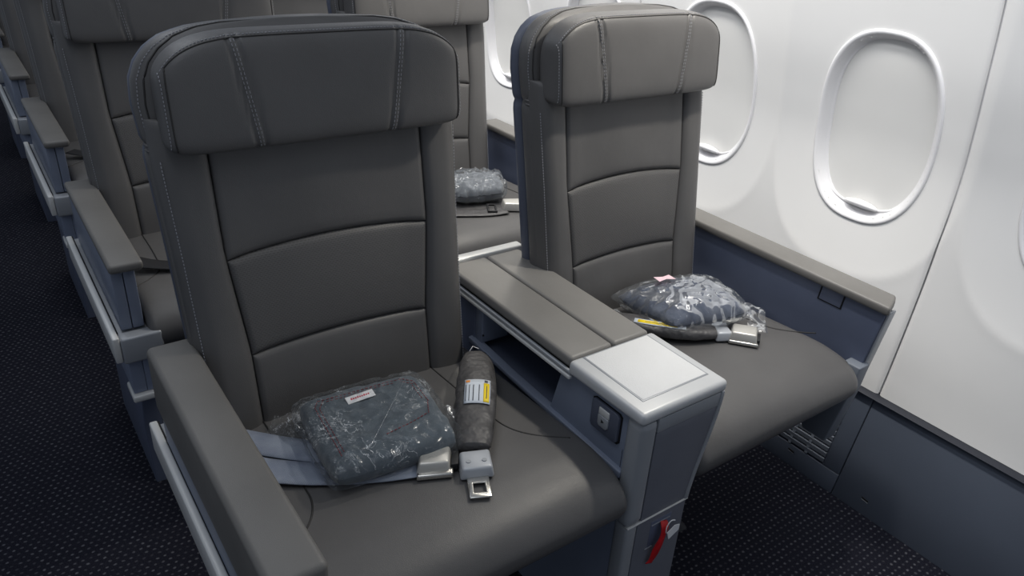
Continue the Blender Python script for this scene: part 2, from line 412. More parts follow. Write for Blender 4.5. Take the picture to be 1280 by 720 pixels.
for yy, zz in ((-.023, .040), (.20, .040)):
    x = dx(zz)
    place(MB().obox((x-.0005, yy, zz), (.0012, 0, 0), (0, .009, .001), (0, 0, .0022)).make('clip_slot', 'gap', None), dado)
    place(MB().obox((x-.0008, yy, zz-.0032), (.0014, 0, 0), (0, .009, .001), (0, 0, .0009)).make('clip_edge', 'silverdark', None), dado)

# ------------------------------------------------------------------ seat parts (local x = 0 on the seat's centre line, y and z as in row 1)
def back_y(z): return .467+.17*(z-.49)
WB = [(.40, .256), (.50, .260), (.62, .262), (.80, .266), (.95, .271), (.965, .271), (.976, .2655), (.985, .271), (1.04, .275), (1.075, .271), (1.10, .259), (1.12, .240), (1.135, .215), (1.145, .180), (1.151, .13), (1.154, .04)]
def face_y(x, z):
    y = back_y(z); a = abs(x); ed = min(.268, interp(WB, min(z, .95))-.003)
    y += -.010*sm(.13, .215, a)
    if a > ed-.036: y += .036-math.sqrt(max(0, .036**2-min(a-ed+.036, .036)**2))
    return y
def patch(name, xl, xr, zb, zt, crown=.006, step=.0055):
    """upholstery panel between two side seams (x as function of z) and two cross seams (z as function of s)"""
    H = zt(.5)-zb(.5); Wd = xr((zb(.5)+zt(.5))/2)-xl((zb(.5)+zt(.5))/2)
    ts = [t/H for t in samples(H, n=14)]; ss = [q/Wd for q in samples(Wd, n=14)]
    rows = []
    for t in [None]+ts+[None]:
        tt = ts[0] if (t is None and not rows) else (ts[-1] if t is None else t); r = []
        for q in [None]+ss+[None]:
            qq = ss[0] if (q is None and not r) else (ss[-1] if q is None else q)
            z = zb(qq)+(zt(qq)-zb(qq))*tt; x = xl(z)+(xr(z)-xl(z))*qq
            d = min(qq*Wd, (1-qq)*Wd, tt*H, (1-tt)*H)
            y = face_y(x, z)+step*(1-min(1, d/.011))**2.2-crown*math.sin(math.pi*qq)**.6*math.sin(math.pi*tt)**.6
            if t is None or q is None: y += .012
            r.append((x, y, z))
        rows.append(r)
    return fix(grid_mesh(name, rows))
SL = [(.44, .176), (.49, .171), (.625, .172), (.80, .188), (.976, .188), (1.02, .188)]
seamx = lambda z: interp(SL, z)
z_hi = lambda s: 1.02
z_a = lambda s: .790+.013*math.sin(math.pi*s)
z_b = lambda s: .617+.009*math.sin(math.pi*s)
ME = {}
g = .0012
ME['upper_panel'] = patch('upper_panel', lambda z: -seamx(z)+g, lambda z: seamx(z)-g, lambda s: z_a(s)+g, z_hi)
ME['mesh_panel'] = patch('mesh_panel', lambda z: -seamx(z)+g, lambda z: seamx(z)-g, lambda s: z_b(s)+g, lambda s: z_a(s)-g)
ME['lower_panel'] = patch('lower_panel', lambda z: -seamx(z)+g, lambda z: seamx(z)-g, lambda s: .445, lambda s: z_b(s)-g)
ME['bolster_r'] = patch('side_bolster', lambda z: seamx(z)+g, lambda z: min(.268, interp(WB, min(z, .95))-.003), lambda s: .445, z_hi, .007)
ME['bolster_l'] = patch('side_bolster', lambda z: -min(.268, interp(WB, min(z, .95))-.003), lambda z: -seamx(z)-g, lambda s: .445, z_hi, .007)
def cover(name, wt, off0, off1, ztop, zbot, n=56, p=7):
    loops = []
    zs = [zbot+(.95-zbot)*i/14 for i in range(15)]+[.962, .970, .976, .982, .990, 1.0]+[1.0+(ztop-1.0)*(1-(1-i/16)**1.7) for i in range(1, 17)]
    for z in zs:
        w = wt(z); yc = back_y(z)+(off0+off1)/2; hd = (off1-off0)/2
        hd *= 1-.55*sm(ztop-.03, ztop+.004, z)
        loops.append([(w*spow(math.cos(t), 2/p), yc+hd*spow(math.sin(t), 2/3.2), z) for t in (2*math.pi*(j+.5)/n for j in range(n))])
    return loops_mesh(name, loops)
ME['back_cover'] = cover('back_cover', lambda z: interp(WB, z), .010, .066, 1.154, .41)
WS = [(a, b-.003) for a, b in WB]
ME['back_shell'] = cover('back_shell', lambda z: interp(WS, z+.006), .052, .098, 1.148, .36)
# piping and stitching round the wing, stitching down both edges of the back, tucks under the wing
def cov_pt(z, fx, sgn, off=0.):
    w = interp(WB, z); hd = .028*(1-.55*sm(1.124, 1.158, z)); c = fx**3.5; sn = math.sqrt(max(0, 1-c*c))
    return Vector((sgn*w*fx, back_y(z)+.038-hd*sn**.625-off, z))
def wing_path(fx, off=0.):
    zs = [.984+.166*(1-(1-i/40)**1.6) for i in range(41)]
    L = [cov_pt(z, fx, -1, off) for z in zs]; R = [cov_pt(z, fx, 1, off) for z in zs]
    mid = [L[-1].lerp(R[-1], i/20)+Vector((0, 0, .002*math.sin(math.pi*i/20))) for i in range(1, 20)]
    return L+mid+R[::-1]
ME['wing_piping'] = MB().tube(wing_path(.945, .0005), .0014, 6).mesh('wing_piping')
mb = MB(); stitches(mb, wing_path(.978, .0006))
for s in (-1, 1):
    stitches(mb, [(s*(interp(WB, min(z, .95))-.0125), face_y(interp(WB, min(z, .95))-.0125, z)-.0042, z) for z in [.46+i*.01 for i in range(51)]])
ME['back_stitching'] = mb.mesh('back_stitching')
for s in (-1, 1):
    for q, z in enumerate((.9715, .9795)):
        P = [cov_pt(z, .90+.0999*i/10, s, .0012)+Vector((s*.0012, 0, .0015*math.sin(i*.6))) for i in range(11)]
        ME['tuck%d%d' % (s, q)] = MB().tube(P, .0026, 7).mesh('tuck')

# headrest
def head_y(z): return .541+.12*(z-1.0)
def head_pt(s, t):
    x = s*.251; a = abs(x)
    zt = 1.149-.037*(a/.242)**6; zb = .974+.002*(a/.25)**2+.003*(a/.25)**8
    e = (1-min(1, abs(s))**16)**(1/5.0)
    zc = (zt+zb)/2; hz = (zt-zb)/2*(.55+.45*e); hd = .043*(.12+.88*e)
    zc -= .004*(1-e)
    front = math.cos(t) > 0; c = spow(math.cos(t), 2/6.0 if front else 2/2.6); q = spow(math.sin(t), 2/6.0 if front else 2/2.6)
    z = zc+hz*q; y = head_y(z)-(hd if front else hd*.7)*c-.006*(s*s)*(1 if c > 0 else 0)
    # grooves: two double-stitched lines and the perimeter seam
    k = 0.
    gx = .120+.014*q
    k += .0045*math.exp(-((a-gx)/.0035)**2)+.0045*math.exp(-((a-gx-.014)/.0035)**2)
    if c > 0:
        y += k*min(1, c*1.5)
    return Vector((x, y, z))
ss = sorted(set([-1, 1]+[round(-1+2*i/150, 5) for i in range(151)]+[-.999, .999, -.996, .996, -.99, .99, -.98, .98]))
loops = [[head_pt(s*.9999, 2*math.pi*j/56) for j in range(56)] for s in ss]
ME['headrest'] = loops_mesh('headrest', loops)
mb = MB()
for sgn in (-1, 1):
    for off in (.0045, .0195-.010):
        pts = []
        for i in range(40):
            t = -.95+1.75*i/39; q = spow(math.sin(t), 2/6.0); a = .120+.014*q+off
            p = head_pt(sgn*a/.251, t); pts.append(p+Vector((0, -.0003, 0)))
        stitches(mb, pts, .0040, .0030, .0005)
ME['head_stitching'] = mb.mesh('head_stitching')
# perimeter piping of the pillow's face
pp = []
for i in range(61): s = -.955+1.91*i/60; pp.append(head_pt(s, .95)+Vector((0, -.0006, 0)))
for i in range(20): t = .95-1.85*i/19; pp.append(head_pt(.955+.010*math.sin(math.pi*i/19), t)+Vector((0, -.0006, 0)))
qq = [Vector((-p.x, p.y, p.z)) for p in pp[61:]]
ME['head_piping'] = MB().tube(list(reversed(qq))+pp, .0013, 6).mesh('head_piping')
mb = MB(); so = [head_pt(-.985, -.9+1.95*i/24) for i in range(25)]+[head_pt(-.985+1.97*i/60, 1.10) for i in range(61)]+[head_pt(.985, 1.05-1.95*i/24) for i in range(25)]
stitches(mb, [p+Vector((.0006 if p.x > .24 else (-.0006 if p.x < -.24 else 0), -.0004, .0007 if abs(p.x) < .24 else 0)) for p in so], .0034, .0024, .0006)
ME['head_edge_stitching'] = mb.mesh('head_edge_stitching')

# cushion
PR = [(.52, .484), (.40, .490), (.28, .497), (.18, .503), (.11, .506), (.075, .504), (.040, .498), (.012, .486), (-.006, .467), (-.013, .447), (-.007, .426), (.010, .409), (.034, .399), (.07, .396), (.30, .396), (.52, .396)]
prc = catmull([(y, z, 0) for y, z in PR], 5); prc = [(p.x, p.y) for p in prc]
loops = []; HW = .267
def cush_z(x, y):  # top surface
    return interp(sorted([(a, b) for a, b in PR[:6]]), y)+.004*(1-(x/HW)**2)
def make_cushion(x0, x1, Rl, Rr):
    loops = []
    for i in range(61):
        s = -1+2*i/60; s = math.copysign(1-(1-abs(s))**1.6, s); x = (x0+x1)/2+s*(x1-x0)/2; L = []
        R = Rl if s < 0 else Rr; d = x-x0 if s < 0 else x1-x
        e = R-math.sqrt(max(0, R*R-max(0, R-d)**2))
        for y, z in prc:
            yy = y+(e if y < .03 else 0)*(1-abs(z-.45)/.06*.4)
            zz = z-(e*min(1, (z-.43)/.06) if z > .43 else -e*.4)+.004*(1-s*s)*(1 if z > .45 else 0)
            L.append((x, yy, zz))
        loops.append(L)
    return loops_mesh('cushion', loops)
ME['cushion'] = make_cushion(-.262, .283, .016, .016)
ME['cushion_window'] = make_cushion(-.262, .260, .018, .042)
for s in (-1, 1):
    P = catmull([(s*x, y, 0) for x, y in ((.172, .47), (.174, .36), (.178, .27), (.181, .222), (.196, .186), (.225, .154), (.259, .128))], 6)
    pts = []
    for p in P:
        d = .28-abs(p.x); e = .016-math.sqrt(max(0, .016**2-max(0, .016-d)**2))
        pts.append((p.x, p.y, cush_z(p.x, p.y)-e+.0002))
    ME['cushion_seam%d' % s] = MB().tube(pts, .0016, 6).mesh('cushion_seam')

def frame_parts(seat, ymin=.05):
    mb = MB().box(-.255, .287, .045, .56, .362, .398)  # pan widened on the right to block lamp light leaking onto the carpet
    mb.box(-.25, .25, .20, .26, .31, .365).box(-.25, .25, .40, .45, .31, .365)
    mb.make('seat_frame', 'frame', seat, .004)
    for x0 in (-.20, -.02):
        MB().prism([(.205, .315), (.265, .315), (.255, .012), (.295, 0), (.175, 0), (.215, .012)], 'x', x0, x0+.03).make('leg', 'frame', seat, .003)
        MB().prism([(.395, .315), (.455, .315), (.53, .012), (.56, 0), (.44, 0), (.49, .012)], 'x', x0, x0+.03).make('leg', 'frame', seat, .003)

def seat_core(seat, cush):
    link('cushion', ME[cush], 'leather', seat)
    for q in (-1, 1): link('cushion_seam', ME['cushion_seam%d' % q], 'seam', kids(seat)[0])
    b = link('backrest', ME['back_cover'], 'leather', seat)
    link('side_bolster', ME['bolster_l'], 'leather', b); link('side_bolster', ME['bolster_r'], 'leather', b)
    link('upper_panel', ME['upper_panel'], 'leather', b); link('mesh_panel', ME['mesh_panel'], 'perf', b)['label'] = 'perforated lumbar panel'
    link('lower_panel', ME['lower_panel'], 'leather', b); link('stitching', ME['back_stitching'], 'stitch', b, False)['kind'] = 'stuff'
    link('wing_piping', ME['wing_piping'], 'seam', b)
    for q in ('-10', '-11', '10', '11'): link('tuck', ME['tuck'+q], 'leather', b)
    link('back_shell', ME['back_shell'], 'shell', seat)
    h = link('headrest', ME['headrest'], 'leather', seat)
    link('stitching', ME['head_stitching'], 'stitch', h, False)['kind'] = 'stuff'; link('piping', ME['head_piping'], 'seam', h); link('edge_stitching', ME['head_edge_stitching'], 'stitch', h, False)['kind'] = 'stuff'

# aisle armrest (local coordinates of an aisle seat: x from XA)
def aisle_arm(seat, zt, first):
    X = lambda x: x-XA
    yf = -.036 if first else .003; yb = .552 if first else .575
    xl, xr = (-.7165, -.6425) if first else (-.706, -.638)
    a = box('armrest', 'cap', seat, X(xl), X(xr), yf, yb, zt-(.125 if first else .021), zt, .010 if first else .008, 4)
    a['label'] = 'grey padded arm cap'
    pl, pr = xl+.004, xr-.017
    MB().box(X(pl), X((pl+pr)/2)-.0008, yf+.022, yb-.02, .462, zt-.02).box(X((pl+pr)/2)+.0008, X(pr), yf+.022, yb-.02, .462, zt-.02).make('arm_panel', 'blueplastic', a, .002)
    # silver tray that carries the arm: outer rail, front block, floor
    t = MB().box(X(-.7275), X(-.7135), -.012, .600, .404, .466).make('arm_tray', 'silver', seat, .003)
    t['label'] = 'silver rail along the aisle'
    MB().box(X(-.7130), X(-.628), -.014, .020, .398, .462).make('tray_front', 'silverdark', t, .006, 3)
    box('tray_floor', 'silverdark', t, X(-.7130), X(-.634), .0205, .600, .404, .455, .002)
    MB().box(X(-.7128), X(-.7105), .02, .60, .452, .4625).make('tray_gap', 'gap', t)
    s = MB().box(X(-.704), X(-.676), .008, .30, .306, .403).box(X(-.6755), X(-.640), .008, .30, .306, .403).make('tray_support', 'paleblue', seat, .002)
    box('support_lip', 'silver', s, X(-.709), X(-.634), -.004, .07, .288, .305, .004)
    MB().prism([(.03, .29), (.46, .29), (.43, .16), (.44, 0), (.06, 0), (.08, .16)], 'x', X(-.690), X(-.648)).make('leg_cover', 'darkblue', seat, .003)
    # small hinge block under the rail
    box('rail_clip', 'silverdark', t, X(-.718), X(-.700), .28, .33, .375, .403, .003)

def window_arm(seat):
    X = lambda x: x-XW
    a = MB().prism([(X(.604), -.008), (X(.650), .008), (X(.674), .020), (X(.674), .615), (X(.604), .615)], 'z', .6105, .632).make('armrest', 'cap', seat, .006, 3)
    a['label'] = 'slim grey arm cap by the sidewall'
    MB().prism([(.006, .610), (.030, .40), (.06, .355), (.60, .355), (.60, .610)], 'x', X(.621), X(.648)).make('arm_panel', 'darkblue', a, .002)
    MB().prism([(.0005, .610), (.0255, .40), (.0305, .40), (.0055, .610)], 'x', X(.628), X(.652)).make('arm_trim', 'silverdark', a, .001)
    # tray-release flap with its two hinge slots
    f = MB().prism([(.103, .6095), (.106, .573), (.161, .573), (.158, .6095)], 'x', X(.6190), X(.6215)).make('release_flap', 'darkblue', a, .001)
    for ya, yb in ((.158, .161), (.1005, .1035)):
        MB().prism([(ya, .609), (ya+.003, .5735), (ya+.0055, .5735), (ya+.0025, .609)], 'x', X(.6180), X(.6212)).make('flap_slot', 'gap', f)
    MB().prism([(.103, .5715), (.103, .5728), (.164, .5728), (.164, .5715)], 'x', X(.6186), X(.6212)).make('flap_slot', 'gap', f)
    MB().prism([(.010, .475), (.05, .475), (.070, .42), (.13, .31), (.10, .255), (.040, .255), (.016, .40)], 'x', X(.594), X(.634)).make('arm_bracket', 'grille', seat, .003)
    MB().prism([(.016, .462), (.033, .462), (.036, .440), (.022, .440)], 'x', X(.617), X(.634)).make('bracket_hinge', 'silverdark', seat, .002)
    MB().tube([(X(.628), .107, .285), (X(.615), .107, .285)], .006, 10).make('bracket_bolt', 'chrome', seat)

def make_seat(name, xc, row, arm, label, group):
    s = empty(name, (xc, row*PITCH, 0)); tag(s, label, 'seat', group)
    seat_core(s, 'cushion' if arm == 'aisle' else 'cushion_window'); frame_parts(s)
    if arm == 'window':
        for ch in kids(s):
            if ch.name.split('.')[0] in ('backrest', 'headrest', 'back_shell'): ch.scale.x = .93; ch.location.x = -.014
    if arm == 'aisle': aisle_arm(s, .649 if row == 0 else .626, row == 0)
    else: window_arm(s)
    return s
G = 'grey leather cabin seats in rows'
make_seat('airline_seat', XA, 0, 'aisle', 'grey leather aisle seat in the nearest row, the largest in view', G)
a2 = make_seat('airline_seat', XA, 1, 'aisle', 'grey leather aisle seat directly behind the nearest aisle seat', G)
w1 = make_seat('airline_seat', XW, 0, 'window', 'grey leather window seat in the nearest row, beside the white sidewall', G)
def again(src, row, xc, label):
    c = dup(src); c.location = (xc, row*PITCH, 0); c['label'] = label; return c
again(w1, 1, XW, 'grey leather window seat of the second row, seen between the two nearest seats')
again(a2, 2, XA, 'grey leather aisle seat of the third row from the camera, at upper left')
again(a2, 3, XA, 'grey leather aisle seat of the fourth row, at the top left corner')
again(w1, 2, XW, 'grey leather window seat of the third row, its back just showing at the top edge')
again(a2, 4, XA, 'farthest grey leather aisle seat, a sliver at the far left edge')

# ------------------------------------------------------------------ centre console
def xr_(z): return .054+(.096-.054)*sm(.36, .61, z) if z < .61 else .096
def make_console(row, label):
    c = empty('center_console', (0, row*PITCH, 0)); tag(c, label, 'console', 'consoles between paired seats')
    P = c
    def taper(mb):
        for v in mb.v:
            if v.x > .02: v.x = .056
        return mb
    # front block with raked rear edge, split into bands so that the right side can taper
    mb = MB(); bands = [0, .10, .20, .30, .36, .40, .44, .48, .52, .56, .604]
    for za, zb in zip(bands, bands[1:]):
        yr = lambda z: .212+(.592-z)*.24
        ya, yb = yr(za), yr(zb)
        k = len(mb.v)
        mb.add([(-.089, .008, za), (.090, .008, za), (.090, ya, za), (-.089, ya, za), (-.089, .008, zb), (.090, .008, zb), (.090, yb, zb), (-.089, yb, zb)],
               [(0, 1, 5, 4), (1, 2, 6, 5), (2, 3, 7, 6), (3, 0, 4, 7)]+([(0, 3, 2, 1)] if za == 0 else [])+([(4, 5, 6, 7)] if zb == .604 else []))
    body = taper(mb).mesh('body'); bm = bmesh.new(); bm.from_mesh(body); bmesh.ops.remove_doubles(bm, verts=bm.verts, dist=1e-5); bm.to_mesh(body); bm.free()
    body = link('body', fix(body), 'blueplastic', P, False)
    # storage bin behind it: near wall, far wall, floor, rear wall
    MB().box(-.089, -.080, .27, .50, .10, .487).box(.048, .058, .19, .63, .05, .598).box(-.08, .049, .25, .505, .470, .480).box(-.089, .058, .505, .63, .10, .598).make('storage_bin', 'darkblue', P, .0015)
    MB().prism([(.03, .486), (.03, .470), (.515, .489), (.515, .503), (.36, .494)], 'x', -.0985, -.079).make('bin_ledge', 'blueplastic', P, .003, 3)
    box('bin_rear_liner', 'blueplastic', P, -.088, -.02, .478, .5045, .50, .598, .003)
    MB().tube([(-.0885, .470, .525), (-.0915, .470, .525)], .0022, 8).make('liner_screw', 'black', P)
    # lids
    MB().box(-.094, .0065, .187, .616, .604, .6275).make('lid', 'lid', P, .008, 4)
    MB().box(.0085, .099, .187, .616, .604, .6275).make('lid', 'lid', P, .008, 4)
    MB().box(-.10, .056, .19, .614, .598, .6055).box(.056, .096, .19, .468, .598, .6055).make('lid_seat', 'gap', P)
    r = MB().box(-.1030, -.096, .176, .612, .6005, .6085).make('lid_rail', 'silverdark', P, .0025, 2)
    box('rail_lip', 'silver', r, -.1050, -.0965, .176, .612, .592, .5995, .002)
    box('rear_trim', 'silver', P, -.104, .114, .6175, .645, .596, .632, .005, 3)
    # cup tray: rounded silver cap with a recessed mat
    mb = MB(); mb.prism([(-.007, .6055), (-.007, .629), (.184, .629), (.184, .6005)], 'x', -.1035, .1015)
    t = mb.make('cup_tray', 'traysilver', P, .009, 4); t['label'] = 'silver moulded cup tray'
    rim = [(-.076, .024), (.082, .024), (.082, .178), (-.076, .178)]
    MB().prism(rim, 'z', .6285, .6298).make('tray_groove', 'silverdark', t, .006, 3)
    MB().prism([(-.073, .027), (.079, .027), (.079, .175), (-.073, .175)], 'z', .6286, .6305).make('tray_mat', 'mat', t, .0055, 3)
    MB().tube([(-.0895, .03, .6035), (-.0895, .18, .6015)], .0008, 6).make('tray_seam', 'gap', t)
    # front: silver-grey posts and top bar round a recessed laminate panel, lower door below the split
    XRL = lambda z: xr_(z)+.004
    zs = [.012, .2, .30, .36, .40, .44, .48, .52, .56, .59]
    def strip(name, x0, x1, y0, y1, za, zb, mat, bev=.002, parent=P):
        Z = [za]+[z for z in zs if za < z < zb]+[zb]; L = []
        for z in Z:
            a, b = x0(z), x1(z); L.append([(a, y0, z), (b, y0, z), (b, y1, z), (a, y1, z)])
        me = loops_mesh(name, L)
        bm = bmesh.new(); bm.from_mesh(me)
        ed = [e for e in bm.edges if e.calc_face_angle(0) > math.radians(40)]
        bmesh.ops.bevel(bm, geom=ed, offset=bev, segments=2, profile=.5, affect='EDGES'); bm.to_mesh(me); bm.free()
        o = link(name, me, mat, parent); me.set_sharp_from_angle(angle=math.radians(45)); return o
    strip('front_post', lambda z: -.098, lambda z: -.060, -.005, .034, .380, .6055, 'silverdark', .010)
    strip('front_post', lambda z: XRL(z)-.009, lambda z: XRL(z), -.005, .010, .380, .6055, 'silverdark', .002)
    strip('front_panel', lambda z: -.0595, lambda z: XRL(z)-.0095, -.0025, .007, .3805, .5755, 'panelgrey', .0006)
    strip('front_lintel', lambda z: -.0595, lambda z: XRL(z)-.0095, -.0035, .007, .5765, .6045, 'silverdark', .001)
    strip('front_post', lambda z: -.093, lambda z: -.066, -.003, .030, .0, .3775, 'silverdark', .006)
    d = strip('lower_door', lambda z: -.0655, lambda z: XRL(z)-.002, -.002, .007, .0, .3775, 'panelgrey', .001)
    strip('door_split', lambda z: -.093, lambda z: XRL(z), -.0046, .004, .3776, .3800, 'silver', .0004)
    # finger recess in the door and its red pull strap with a white tab
    MB().box(-.030, .022, -.0026, -.001, .300, .362).make('finger_recess', 'darkblue', d, .0005)
    MB().box(-.028, .018, -.0034, -.002, .352, .354).make('recess_edge', 'silverdark', d); MB().box(-.036, -.018, -.0034, -.002, .298, .2995).make('recess_edge', 'silverdark', d)
    path = catmull([(.002, -.004, .352), (-.003, -.013, .345), (-.008, -.015, .325), (-.012, -.012, .300), (-.018, -.010, .275), (-.024, -.008, .262)], 5); L = []
    for i, p in enumerate(path):
        w = .0075+.0015*math.sin(i*.5); n = Vector((1, -.15, -.25)).normalized()
        L.append([p-n*w+Vector((0, .0008, 0)), p+n*w+Vector((0, .0008, 0)), p+n*w-Vector((0, .0008, 0)), p-n*w-Vector((0, .0008, 0))])
    link('pull_strap', loops_mesh('pull_strap', L), 'redcloth', P)['label'] = 'red pull strap'
    tb = MB().prism([(.000, .352), (.012, .357), (.032, .341), (.030, .327), (.006, .318), (-.001, .332)], 'y', -.0165, -.0155)
    tp = MB(); pts = catmull([(-.001, -.016, .333), (-.003, -.017, .350), (.006, -.017, .360), (.017, -.017, .356)], 6); tp.tube(pts, .0011, 6)
    tp.prism([(.0, .334), (.018, .344), (.031, .340), (.031, .327), (.007, .315)], 'y', -.0185, -.0172)
    tp.make('strap_tab', 'white', [o for o in kids(P) if o.name.startswith('pull_strap')][0])
    # power-outlet plate on the aisle-seat side
    op = MB().prism([(.052, .535), (.058, .529), (.116, .529), (.121, .534), (.121, .583), (.116, .588), (.058, .588), (.052, .582)], 'x', -.0955, -.088).make('outlet_plate', 'shell', P, .0015)
    MB().prism([(.049, .532), (.0545, .526), (.119, .526), (.123, .531), (.123, .585), (.116, .5895), (.055, .5895), (.049, .585)], 'x', -.0905, -.0885).make('outlet_shadow_gap', 'gap', op)
    MB().prism([(.074, .548), (.078, .543), (.096, .543), (.100, .548), (.100, .566), (.074, .566)], 'x', -.0985, -.094).make('outlet_button', 'silverdark', op, .0015)
    MB().prism([(.074, .5665), (.100, .5665), (.100, .580), (.074, .580)], 'x', -.0975, -.094).make('outlet_cover', 'silver', op, .0012)
    MB().prism([(.083, .556), (.090, .560), (.090, .552)], 'x', -.0988, -.0980).make('outlet_mark', 'black', op)
    box('side_seam', 'gap', P, -.0895, -.0885, .0395, .0402, .40, .525, 0)
    return c
c0 = make_console(0, 'centre console with silver cup tray between the two nearest seats')
for r_, lb in ((1, 'centre console of the second row, behind the nearest seats'),):
    c = dup(c0); c.location = (0, r_*PITCH, 0); c['label'] = lb

# ------------------------------------------------------------------ wrapped blankets
def quad_pack(corners, z0, h, n=44, grow=0., puff=.5, seed=0, wr=0., edge=5, flap=0.):
    """closed cushion over a quadrilateral footprint; corners BL, BR, TR, TL"""
    BL, BR, TR, TL = [Vector((x, y, 0)) for x, y in corners]; c = (BL+BR+TR+TL)/4
    BL, BR, TR, TL = [p+(p-c)*grow for p in (BL, BR, TR, TL)]
    V = []; F = []
    for side in (1, -1):
        for i in range(n+1):
            for j in range(n+1):
                u = -1+2*j/n; v = -1+2*i/n
                u = math.copysign(1-(1-abs(u))**1.35, u); v = math.copysign(1-(1-abs(v))**1.35, v)
                uu, vv = (u+1)/2, (v+1)/2
                p = (BL*(1-uu)+BR*uu)*(1-vv)+(TL*(1-uu)+TR*uu)*vv
                # round the footprint's corners a little
                k = 1-.06*(abs(u)*abs(v))**4; p = c+(p-c)*k
                q = ((1-abs(u)**edge)*(1-abs(v)**edge))**puff
                nz = noise.noise(Vector((p.x*22+seed, p.y*22, seed*3.1+side)))*.5+noise.noise(Vector((p.x*55, p.y*55+seed, side*2)))*.3
                rg = (1-abs(noise.noise(Vector((p.x*30+seed*2, p.y*34, side*4.)))*2))
                w = nz*wr+(rg**4)*wr*.9
                z = z0+h*.5+side*(h*.5*q)+(w*(.35+.65*q) if side > 0 else 0)
                px = noise.noise(Vector((u*5+seed, v*5, 9)))*wr*.9; py = noise.noise(Vector((u*5, v*5+seed, 19)))*wr*.9
                V.append((p.x+px, p.y+py, max(z, z0)))
    m = (n+1)**2
    for s in (0, 1):
        for i in range(n):
            for j in range(n):
                a = s*m+i*(n+1)+j; F.append((a, a+1, a+n+2, a+n+1) if s == 0 else (a, a+n+1, a+n+2, a+1))
    me = raw('pack', V, F); bm = bmesh.new(); bm.from_mesh(me); bmesh.ops.remove_doubles(bm, verts=bm.verts, dist=2e-5); bmesh.ops.recalc_face_normals(bm, faces=bm.faces); bm.to_mesh(me); bm.free()
    return me
def qp(c, u, v):
    BL, BR, TR, TL = [Vector((x, y, 0)) for x, y in c]; return (BL*(1-u)+BR*u)*(1-v)+(TL*(1-u)+TR*u)*v

# nearest aisle seat
PA = [(-.538, .205), (-.322, .186), (-.288, .405), (-.515, .428)]; ZB = .5075; HB = .053
pk = empty('blanket_pack', (-.42, .30, ZB)); tag(pk, 'folded slate blanket in clear plastic on the nearest aisle seat', 'blanket', 'plastic-wrapped blankets on the seats')
bl = place(link('blanket', quad_pack(PA, ZB, HB, 40, 0, .35, 1, .003, 8), 'fleece'), pk)
zt = ZB+HB+.0022
mb = MB()
def redline(mb, c, pts, z, r=.0009):
    P = []
    for (u, v), (u2_, v2_) in zip(pts, pts[1:]):
        for i in range(12):
            t = i/12; p = qp(c, u+(u2_-u)*t, v+(v2_-v)*t); P.append((p.x, p.y, z+noise.noise(p*22)*.002))
    stitches(mb, P, .005, .003, r)
redline(mb, PA, [(.10, .12), (.10, .78), (.14, .86), (.84, .88), (.91, .80), (.92, .50), (.86, .32), (.45, .20)], zt-.001, .0007); redline(mb, PA, [(.13, .16), (.13, .76), (.17, .83), (.82, .85), (.88, .78), (.89, .52)], zt-.001, .0006)
tag(place(mb.make('red_stitching', 'redthread'), bl), kind='stuff')
def flat_card(name, mat, c, uvs, z, parent, th=.0008, lift=0.):
    pts = [qp(c, u, v) for u, v in uvs]; mb = MB(); n = len(pts)
    mb.add([(p.x, p.y, z) for p in pts]+[(p.x, p.y, z+th) for p in pts], [tuple(range(n)), tuple(range(n, 2*n))]+[(i, (i+1) % n, (i+1) % n+n, i+n) for i in range(n)])
    return place(mb.make(name, mat), parent)
tg = flat_card('paper_tag', 'white', PA, [(.34, .70), (.57, .73), (.57, .83), (.34, .80)], zt+.0005, bl)
for i in range(9):
    a = .375+i*.018
    flat_card('tag_print', 'redink', PA, [(a, .742+(a-.34)*.13), (a+.012, .744+(a-.34)*.13), (a+.012, .765+(a-.34)*.13+(.01 if i % 3 == 0 else 0)), (a, .763+(a-.34)*.13)], zt+.0012, pk, .0003).parent = bl
bag = place(link('plastic_wrap', quad_pack(PA, ZB-.002, HB+.007, 80, .115, .42, 5, .0050, 6), 'film'), pk)
# loose corner of the wrap
def flap_mesh(pts, z, seed, n=30, wr=.009):
    A, B, C, D = [Vector(p) for p in pts]; rows = []
    for i in range(n+1):
        r = []
        for j in range(n+1):
            u, v = j/n, i/n; p = (A*(1-u)+B*u)*(1-v)+(D*(1-u)+C*u)*v
            p.z += noise.noise(Vector((p.x*40+seed, p.y*40, seed)))*wr+abs(noise.noise(Vector((p.x*25, p.y*25, seed+4))))*wr; r.append(p)
        rows.append(r)
    return grid_mesh('flap', rows)
place(link('wrap_flap', flap_mesh([(-.535, .31, ZB+.012), (-.50, .43, ZB+.020), (-.545, .452, ZB+.012), (-.572, .420, ZB+.004)], 0, 3), 'film'), bag)
place(link('wrap_flap', flap_mesh([(-.315, .175, ZB+.02), (-.285, .30, ZB+.03), (-.262, .25, ZB+.012), (-.280, .165, ZB+.006)], 0, 8), 'film'), bag)
cr = MB(); A = qp(PA, .30, .08); B = qp(PA, .93, .93); cr.tube([(A.x+(B.x-A.x)*i/20, A.y+(B.y-A.y)*i/20, zt+.0075+noise.noise(Vector((i*.4, 0, 1)))*.001) for i in range(21)], .0004, 5)
place(cr.make('wrap_fold', 'film'), bag)

